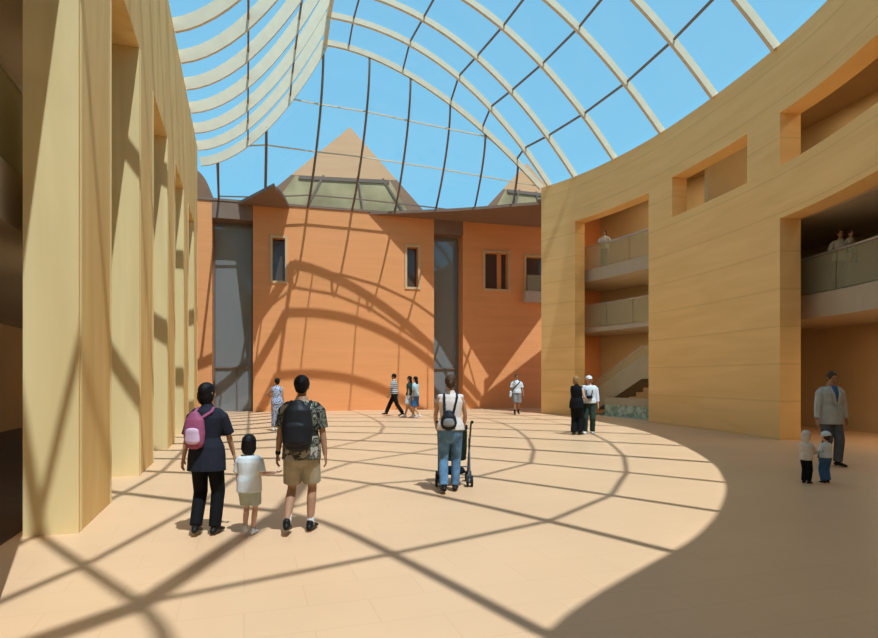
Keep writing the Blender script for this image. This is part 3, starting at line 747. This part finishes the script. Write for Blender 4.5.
    if style != 'none':
        ell(bm, S(hp((0, -.018, .124))), (.090*hs*sc, .106*hs*sc, .100*hs*sc), Rm)
        L(bm, [hp((0, -.055, .10)), hp((0, -.058, .045 if style != 'cap' else .06))], [(.076*hs, .055*hs), (.064*hs, .038*hs)], R @ V((1, 0, 0)))
        if style == 'long': L(bm, [hp((0, -.05, .10)), hp((0, -.075, .0)), hp((0, -.09, -.10)), hp((0, -.085, -.17))], [(.085*hs, .05*hs), (.085, .045), (.08, .035), (.05, .02)])
        if style == 'bob': L(bm, [hp((0, -.03, .10)), hp((0, -.035, .03)), hp((0, -.035, .0))], [(.095*hs, .075*hs), (.098*hs, .07*hs), (.085*hs, .055*hs)])
        if style == 'tail': L(bm, [hp((0, -.10, .13)), hp((0, -.13, .08)), hp((0, -.12, .0))], [.025, .028, .012])
        remesh('hair', bm, K[hair], root, vox*.9, 2)
    else: bm.free()
    if cap:
        bm = bmesh.new(); ell(bm, S(hp((0, -.01, .140))), (.100*hs*sc, .116*hs*sc, .086*hs*sc), Rm)
        L(bm, [hp((0, .07, .138)), hp((0, .15, .128))], [(.07*hs, .010), (.055*hs, .008)], R @ V((1, 0, 0)))
        remesh('cap', bm, K[cap], root, .009, 2)
    if face:
        for s in (1, -1):
            bm = bmesh.new(); ell(bm, S(hp((.030*s, .084, .105))), (.012*hs*sc, .008*hs*sc, .007*hs*sc), Rm, 8); link('eye', bm, K['eye'], root, smooth=True)
        bm = bmesh.new(); ell(bm, S(hp((0, .092, .040))), (.022*hs*sc, .009*hs*sc, .007*hs*sc), Rm, 8); link('mouth', bm, K['lips'], root, smooth=True)
    f.hp = hp
    return f
def carried(f, name, label, cat, org):
    """a thing worn or held by f, with its own base point org in the wearer's frame"""
    o = f.S(org); Rz = Matrix.Rotation(f.rz, 3, 'Z'); p = f.loc+Rz @ o
    t = empty(name, p, f.rz); tag(t, label, cat); t['_'] = 0; del t['_']
    return t, o
def bag_part(f, t, o, name, mat, pts, rads, vox=.01, seg=14):
    bm = bmesh.new()
    for pp, rr in zip(pts, rads): f.L(bm, pp, rr, V((1, 0, 0)), seg)
    return remesh(name, bm, K[mat], t, vox, 2, o)
def backpack(f, label, z0, z1, wd, dp, mat, pocket, y=-.13, x=0):
    t, o = carried(f, 'backpack', label, 'backpack', (x, y-dp, z0))
    zm = (z0+z1)/2; c = lambda zz, dy=0: V((x, f.tc(zz).y+y-dp*.8+dy, zz))
    bag_part(f, t, o, 'bag', mat, [[c(z0+.04), c(zm-.04), c(z1-.08), c(z1-.02)]], [[(wd*.9, dp*.9), (wd, dp), (wd*.85, dp*.85), (wd*.5, dp*.55)]])
    bag_part(f, t, o, 'front_pocket', pocket, [[c(z0+.07, -dp*.75), c(zm-.0, -dp*.8)]], [[(wd*.72, dp*.5), (wd*.62, dp*.45)]])
    for s in (1, -1):
        a = f.tc(1.46); q = f.sh[0].x*.55*s
        bag_part(f, t, o, 'strap', mat, [[c(z1-.06)+V((s*wd*.5-0, dp*.6, 0)), V((q, a.y-.115, 1.43)), V((q, a.y-.04, 1.475)), V((q, a.y+.06, 1.45)), V((q*1.3, a.y+.15, 1.35)), V((q*1.6, a.y+.12, 1.2))]], [[(.024, .009)]*6], .009, 8)
    bag_part(f, t, o, 'loop_handle', mat, [[c(z1-.03, .02)+V((-.03, 0, 0)), c(z1+.02, .03), c(z1-.03, .02)+V((.03, 0, 0))]], [[.008]*3], .008, 6)

# the family in the foreground
f = person('woman in dark loose top and black trousers seen from behind, carrying a pink backpack', -2.50, 6.46, 1.62, 0, fem=True, vox=.008, lean=.03, yaw=-.5,
    feet=[(.10, -.02, 0), (-.09, -.10, .03)], hands=[(.25, .19, .90), (-.30, .03, .80)], elb=[V((1.3, -.7, -.2)), None], top='charcoal', sleeve=.46, hem=.74, loose=.026, legs='black', legloose=.012, hair='hair', style='bob', hs=1.0)
backpack(f, 'small pink backpack on the back of the woman in dark clothes', 1.03, 1.42, .125, .075, 'pink', 'pinkpale', x=-.07)
f = person('small child in white shirt and pale shorts holding the hand of the man in camouflage', -2.03, 6.42, 1.07, 0, hs=1.45, vox=.009, skin='fair',
    feet=[(.06, .02, 0), (-.03, -.16, .08)], hands=[(.45, .08, 1.14), (-.24, .10, .80)], elb=[V((.2, -.3, -1)), V((-1.2, -.4, -.2))], top='white', sleeve=.45, hem=.80, loose=.05, legs='palegreen', legfrac=.42, legloose=.04, shoes='white', socks='grey', hair='hair', style='bob')
f = person('man in dark camouflage shirt, khaki shorts and white socks seen from behind', -1.50, 6.55, 1.70, 0, vox=.008, lean=.02, width=1.06, skin='tan',
    feet=[(.09, .04, 0), (-.12, -.18, .06)], hands=[(.27, .02, .80), (-.29, .03, .76)], top='camo', sleeve=.42, hem=.82, loose=.026, legs='khaki', legfrac=.43, legloose=.028, socks='white', hair='hair', style='short')
backpack(f, 'large black backpack on the back of the man in the camouflage shirt', .97, 1.46, .178, .105, 'nylon', 'nylon')
t, o = carried(f, 'wristwatch', 'dark wristwatch on the left wrist of the man in camouflage shirt', 'watch', tuple(f.wr[1]))
bm = bmesh.new(); d = (f.wr[1]-f.el[1]).normalized(); f.L(bm, [f.wr[1]-d*.03, f.wr[1]-d*.01], [.031, .031]); remesh('watch_strap', bm, K['nylon'], t, .007, 1, o)

# woman with pushchair
f = person('woman in white sleeveless top and jeans pushing a pushchair', .17, 8.84, 1.72, 0, fem=True, vox=.009, skin='mid', lean=.05,
    feet=[(.07, .08, 0), (-.10, -.16, .03)], hands=[(.22, .32, .98), (-.22, .32, .98)], top='cream', sleeve=0, hem=.92, loose=.018, legs='jeans', legloose=.008, hair='brownhair', style='tail', width=1.05)
backpack(f, 'small round black backpack low on the back of the woman with the pushchair', .96, 1.22, .125, .075, 'nylon', 'grey', x=-.03)
st_ = empty('pushchair', (.23, 9.5, 0)); tag(st_, 'dark folding pushchair in front of the woman in jeans', 'pushchair')
def tube(bm, pts, r, seg=8): 
    loft(bm, pts, [r]*len(pts), V((1, .3, .1)).normalized(), seg)
for s in (1, -1):
    bm = bmesh.new(); tube(bm, [(.22*s, -.42, 1.02), (.21*s, -.34, .98), (.20*s, -.05, .55), (.19*s, .28, .10)], .013); link('frame_tube', bm, K['darkgrey'], st_, smooth=True)
    bm = bmesh.new(); tube(bm, [(.20*s, -.22, .10), (.20*s, -.10, .50), (.20*s, .0, .72)], .013); link('frame_tube', bm, K['darkgrey'], st_, smooth=True)
    bm = bmesh.new(); tube(bm, [(.22*s, -.46, 1.02), (.22*s, -.36, 1.0)], .02); link('grip', bm, K['rubber'], st_, smooth=True)
    for yy in (-.22, .28):
        bm = bmesh.new()
        for dx in (-.028, .028):
            bmesh.ops.create_cone(bm, cap_ends=True, segments=20, radius1=.085, radius2=.085, depth=.028, matrix=Matrix.Translation((.20*s+dx, yy, .085)) @ Matrix.Rotation(math.pi/2, 4, 'Y'))
        w_ = link('wheel', bm, K['rubber'], st_)
        bm = bmesh.new(); bmesh.ops.create_cone(bm, cap_ends=True, segments=14, radius1=.035, radius2=.035, depth=.092, matrix=Matrix.Translation((.20*s, yy, .085)) @ Matrix.Rotation(math.pi/2, 4, 'Y')); link('hub', bm, K['grey'], w_)
bm = bmesh.new(); tube(bm, [(-.20, -.16, .30), (.20, -.16, .30)], .011); link('cross_bar', bm, K['darkgrey'], st_, smooth=True)
bm = bmesh.new(); tube(bm, [(-.19, .26, .14), (.19, .26, .14)], .011); link('cross_bar', bm, K['darkgrey'], st_, smooth=True)
bm = bmesh.new(); loft(bm, [(0, -.22, .88), (0, -.10, .62), (0, -.02, .42)], [(.18, .03), (.18, .035), (.17, .03)]); loft(bm, [(0, -.02, .40), (0, .24, .36)], [(.17, .035), (.16, .03)]); remesh('seat', bm, K['greenpants'], st_, .015)
bm = bmesh.new(); loft(bm, [(0, -.12, .88), (0, .02, .93), (0, .16, .86)], [(.19, .03), (.195, .03), (.18, .025)]); remesh('canopy', bm, K['black'], st_, .015)
bm = bmesh.new(); loft(bm, [(0, -.20, .24), (0, .05, .22)], [(.15, .07), (.15, .07)]); remesh('basket', bm, K['black'], st_, .015)

for o in [st_]: o.scale = (1.2, 1, 1); o.location.x = .235

# people further away on the plaza
person('woman in long blue and white floral dress standing near the orange facade', -5.13, 19.0, 1.67, 0, fem=True, vox=.014, yaw=.5, top='floral', sleeve=0, hem=.9, legs=None, skirt=('skirt', .16, .20, 'floral'), hair='hair', style='short', hands=[(.20, .12, .84), (-.18, .22, 1.12)], elb=[None, V((-1.5, -.5, -.2))], shoes='white')
person('man in striped polo shirt and black trousers striding left', -1.95, 26.2, 1.86, math.radians(80), vox=.014, lean=.03, skin='tan', yaw=.3, feet=[(.07, .40, .0), (-.06, -.36, .07)], hands=[(.24, -.12, .80), (-.24, .20, .82)], top='stripe', sleeve=.42, hem=.92, legs='black', legloose=.018)
person('dark haired woman in dark top and white skirt beside the woman in blue skirt', -1.24, 25.3, 1.76, math.radians(75), fem=True, vox=.014, feet=[(.06, .22, 0), (-.05, -.20, .05)], hands=[(.2, .1, .82), (-.2, .0, .8)], top='greenpants', sleeve=.3, hem=.95, legs=None, skirt=('skirt', .58, .22, 'white'), hair='hair', style='long', face=True, shoes='white')
person('woman with long black hair in light top and knee length blue skirt', -.98, 25.0, 1.74, math.radians(60), fem=True, vox=.014, feet=[(.06, .18, 0), (-.05, -.22, .06)], hands=[(.2, .1, .82), (-.2, .0, .8)], top='cyan', sleeve=.4, hem=.92, legs=None, skirt=('skirt', .50, .23, 'blue'), hair='hair', style='long', shoes='white')
f = person('man in white polo shirt and grey shorts with a dark strap across his chest', 3.60, 27.8, 1.84, math.pi, vox=.014, skin='tan', feet=[(.10, .12, 0), (-.08, -.14, .04)], hands=[(.30, .03, .80), (-.30, .06, .80)], top='white', sleeve=.42, hem=.92, legs='grey', legfrac=.48, legloose=.03, socks='black', face=True, loose=.03)
t, o = carried(f, 'shoulder_bag', 'pale shoulder bag worn by the man in white polo shirt and grey shorts', 'bag', (.28, .02, .78))
bag_part(f, t, o, 'bag', 'white', [[(.28, .04, .80), (.27, .04, .98)]], [[(.06, .10), (.055, .09)]], .014)
bag_part(f, t, o, 'strap', 'black', [[(.24, .07, .98), (.15, .15, 1.15), (0, .16, 1.30), (-.13, .11, 1.44), (-.13, 0, 1.50)]], [[(.025, .012)]*5], .012, 8)
f = person('fair haired woman in black sleeveless top and black trousers', 4.06, 17.7, 1.73, math.radians(-35), fem=True, vox=.012, skin='fair', width=1.0, yaw=-.6, feet=[(.08, .03, 0), (-.08, -.04, 0)], hands=[(.20, .22, 1.05), (-.22, .1, .85)], top='black', sleeve=0, hem=.80, loose=.035, legs='black', legloose=.028, hair='blond', style='bob', face=True)
f = person('man in white shirt, white cap and dark green trousers with a camera on chest', 4.50, 18.0, 1.74, math.radians(170), vox=.012, width=1.08, skin='mid', yaw=.2, feet=[(.12, .03, 0), (-.10, .0, 0)], hands=[(.16, .20, 1.08), (-.26, .08, .86)], elb=[V((1, -.6, -.3)), None], top='white', sleeve=.8, hem=.92, loose=.035, legs='greenpants', legloose=.018, style='cap', cap='white', face=True, shoes='white')
t, o = carried(f, 'camera', 'black camera hanging on a neck strap in front of the man in white cap', 'camera', (0, .2, 1.08))
bag_part(f, t, o, 'camera_body', 'black', [[(-.05, .20, 1.12), (.05, .20, 1.12)]], [[(.05, .05), (.05, .05)]], .01)
bag_part(f, t, o, 'lens', 'black', [[(0, .22, 1.12), (0, .30, 1.11)]], [[.04, .038]], .01)
bag_part(f, t, o, 'strap', 'black', [[(.07, .20, 1.15), (.09, .15, 1.32), (.08, .02, 1.48), (0, -.07, 1.50), (-.08, .02, 1.48), (-.09, .15, 1.32), (-.07, .20, 1.15)]], [[(.016, .01)]*7], .01, 8)
# suited man and toddlers
f = person('man in light grey suit jacket walking towards the camera behind two toddlers', 7.50, 11.5, 1.80, math.pi+.05, vox=.009, width=1.08, skin='tan', nod=.3, feet=[(.08, -.12, .03), (-.07, .10, 0)], hands=[(.30, .06, .82), (-.30, .02, .80)], top='suit', sleeve=.96, hem=.78, loose=.032, legs='darkgrey', legloose=.018, hair='brownhair', style='short', face=True)
for nm, mt, pts, rd in (('shirt_front', 'blue', [V((0, .175, 1.20)), V((0, .165, 1.36)), V((0, .10, 1.47))], [(.010, .012), (.035, .02), (.05, .03)]),
                       ('lapel', 'suit', [V((.015, .185, 1.12)), V((.06, .180, 1.33)), V((.085, .10, 1.47))], [(.02, .008), (.035, .010), (.02, .012)]),
                       ('lapel', 'suit', [V((-.015, .185, 1.12)), V((-.06, .180, 1.33)), V((-.085, .10, 1.47))], [(.02, .008), (.035, .010), (.02, .012)])):
    bm = bmesh.new(); f.L(bm, pts, rd); remesh(nm, bm, K[mt], f.root, .009, 1)
person('toddler in cream hooded top and black trousers reaching to the other toddler', 5.84, 9.55, .84, math.radians(-60), hs=1.6, vox=.011, skin='fair', feet=[(.08, .03, 0), (-.08, 0, 0)], hands=[(.12, .42, 1.08), (-.15, .36, 1.08)], elb=[V((.5, -.2, -1)), V((-.5, -.2, -1))], top='cream', sleeve=.92, hem=.84, loose=.05, legs='black', legloose=.022, hair='cream', style='bob', face=True)
person('toddler in white cap, pale top and blue trousers seen from behind', 6.19, 9.6, .82, math.radians(10), hs=1.6, vox=.011, skin='fair', feet=[(.09, .0, 0), (-.09, 0, 0)], hands=[(.22, .15, .88), (-.34, .12, 1.08)], top='white', sleeve=.92, hem=.92, loose=.05, legs='blue', legloose=.04, hair='brownhair', style='short', cap='white')
# people on the balconies
def on_balcony(px, off, z):
    best = None
    for k in range(3000):
        p = cpt(STOT*k/3000, off)
        if p.y > 9:
            d = abs(439+F*p.x/p.y-px)
            if best is None or d < best[0]: best = (d, p)
    return best[1]
p = on_balcony(604.5, 1.35, 6.65)
person('dark haired woman in white top leaning at the rail of the upper balcony', p.x, p.y, 1.70, math.radians(150), 6.65, fem=True, vox=.014, hands=[(.12, .28, 1.12), (-.12, .28, 1.12)], elb=[V((1, -.5, -.4)), V((-1, -.5, -.4))], top='white', sleeve=.45, legs='grey', hair='hair', style='long', face=True)
p = on_balcony(840.5, 1.75, 4.0)
person('adult in white shirt and grey trousers holding a child at the right balcony rail', p.x, p.y, 1.72, math.radians(165), 4.0, vox=.012, hands=[(.10, .24, 1.14), (-.16, .24, 1.10)], elb=[V((1, -.5, -.6)), V((-1, -.5, -.6))], feet=[(.12, .02, 0), (-.10, .0, 0)], top='white', sleeve=.45, legs='grey', hair='brownhair', style='short', face=True, skin='mid')
Rz = Matrix.Rotation(math.radians(165), 3, 'Z'); q = V((p.x, p.y, 4.0))+Rz @ V((-.16, .22, .72))
person('small child in white top carried in the arms of the adult on the right balcony', q.x, q.y, .92, math.radians(190), q.z, hs=1.45, vox=.012, skin='fair', feet=[(.12, .20, .10), (-.12, .20, .10)], hands=[(.2, .2, 1.1), (-.2, .2, 1.1)], top='white', sleeve=.6, legs='darkgrey', hair='brownhair', style='short', face=True)
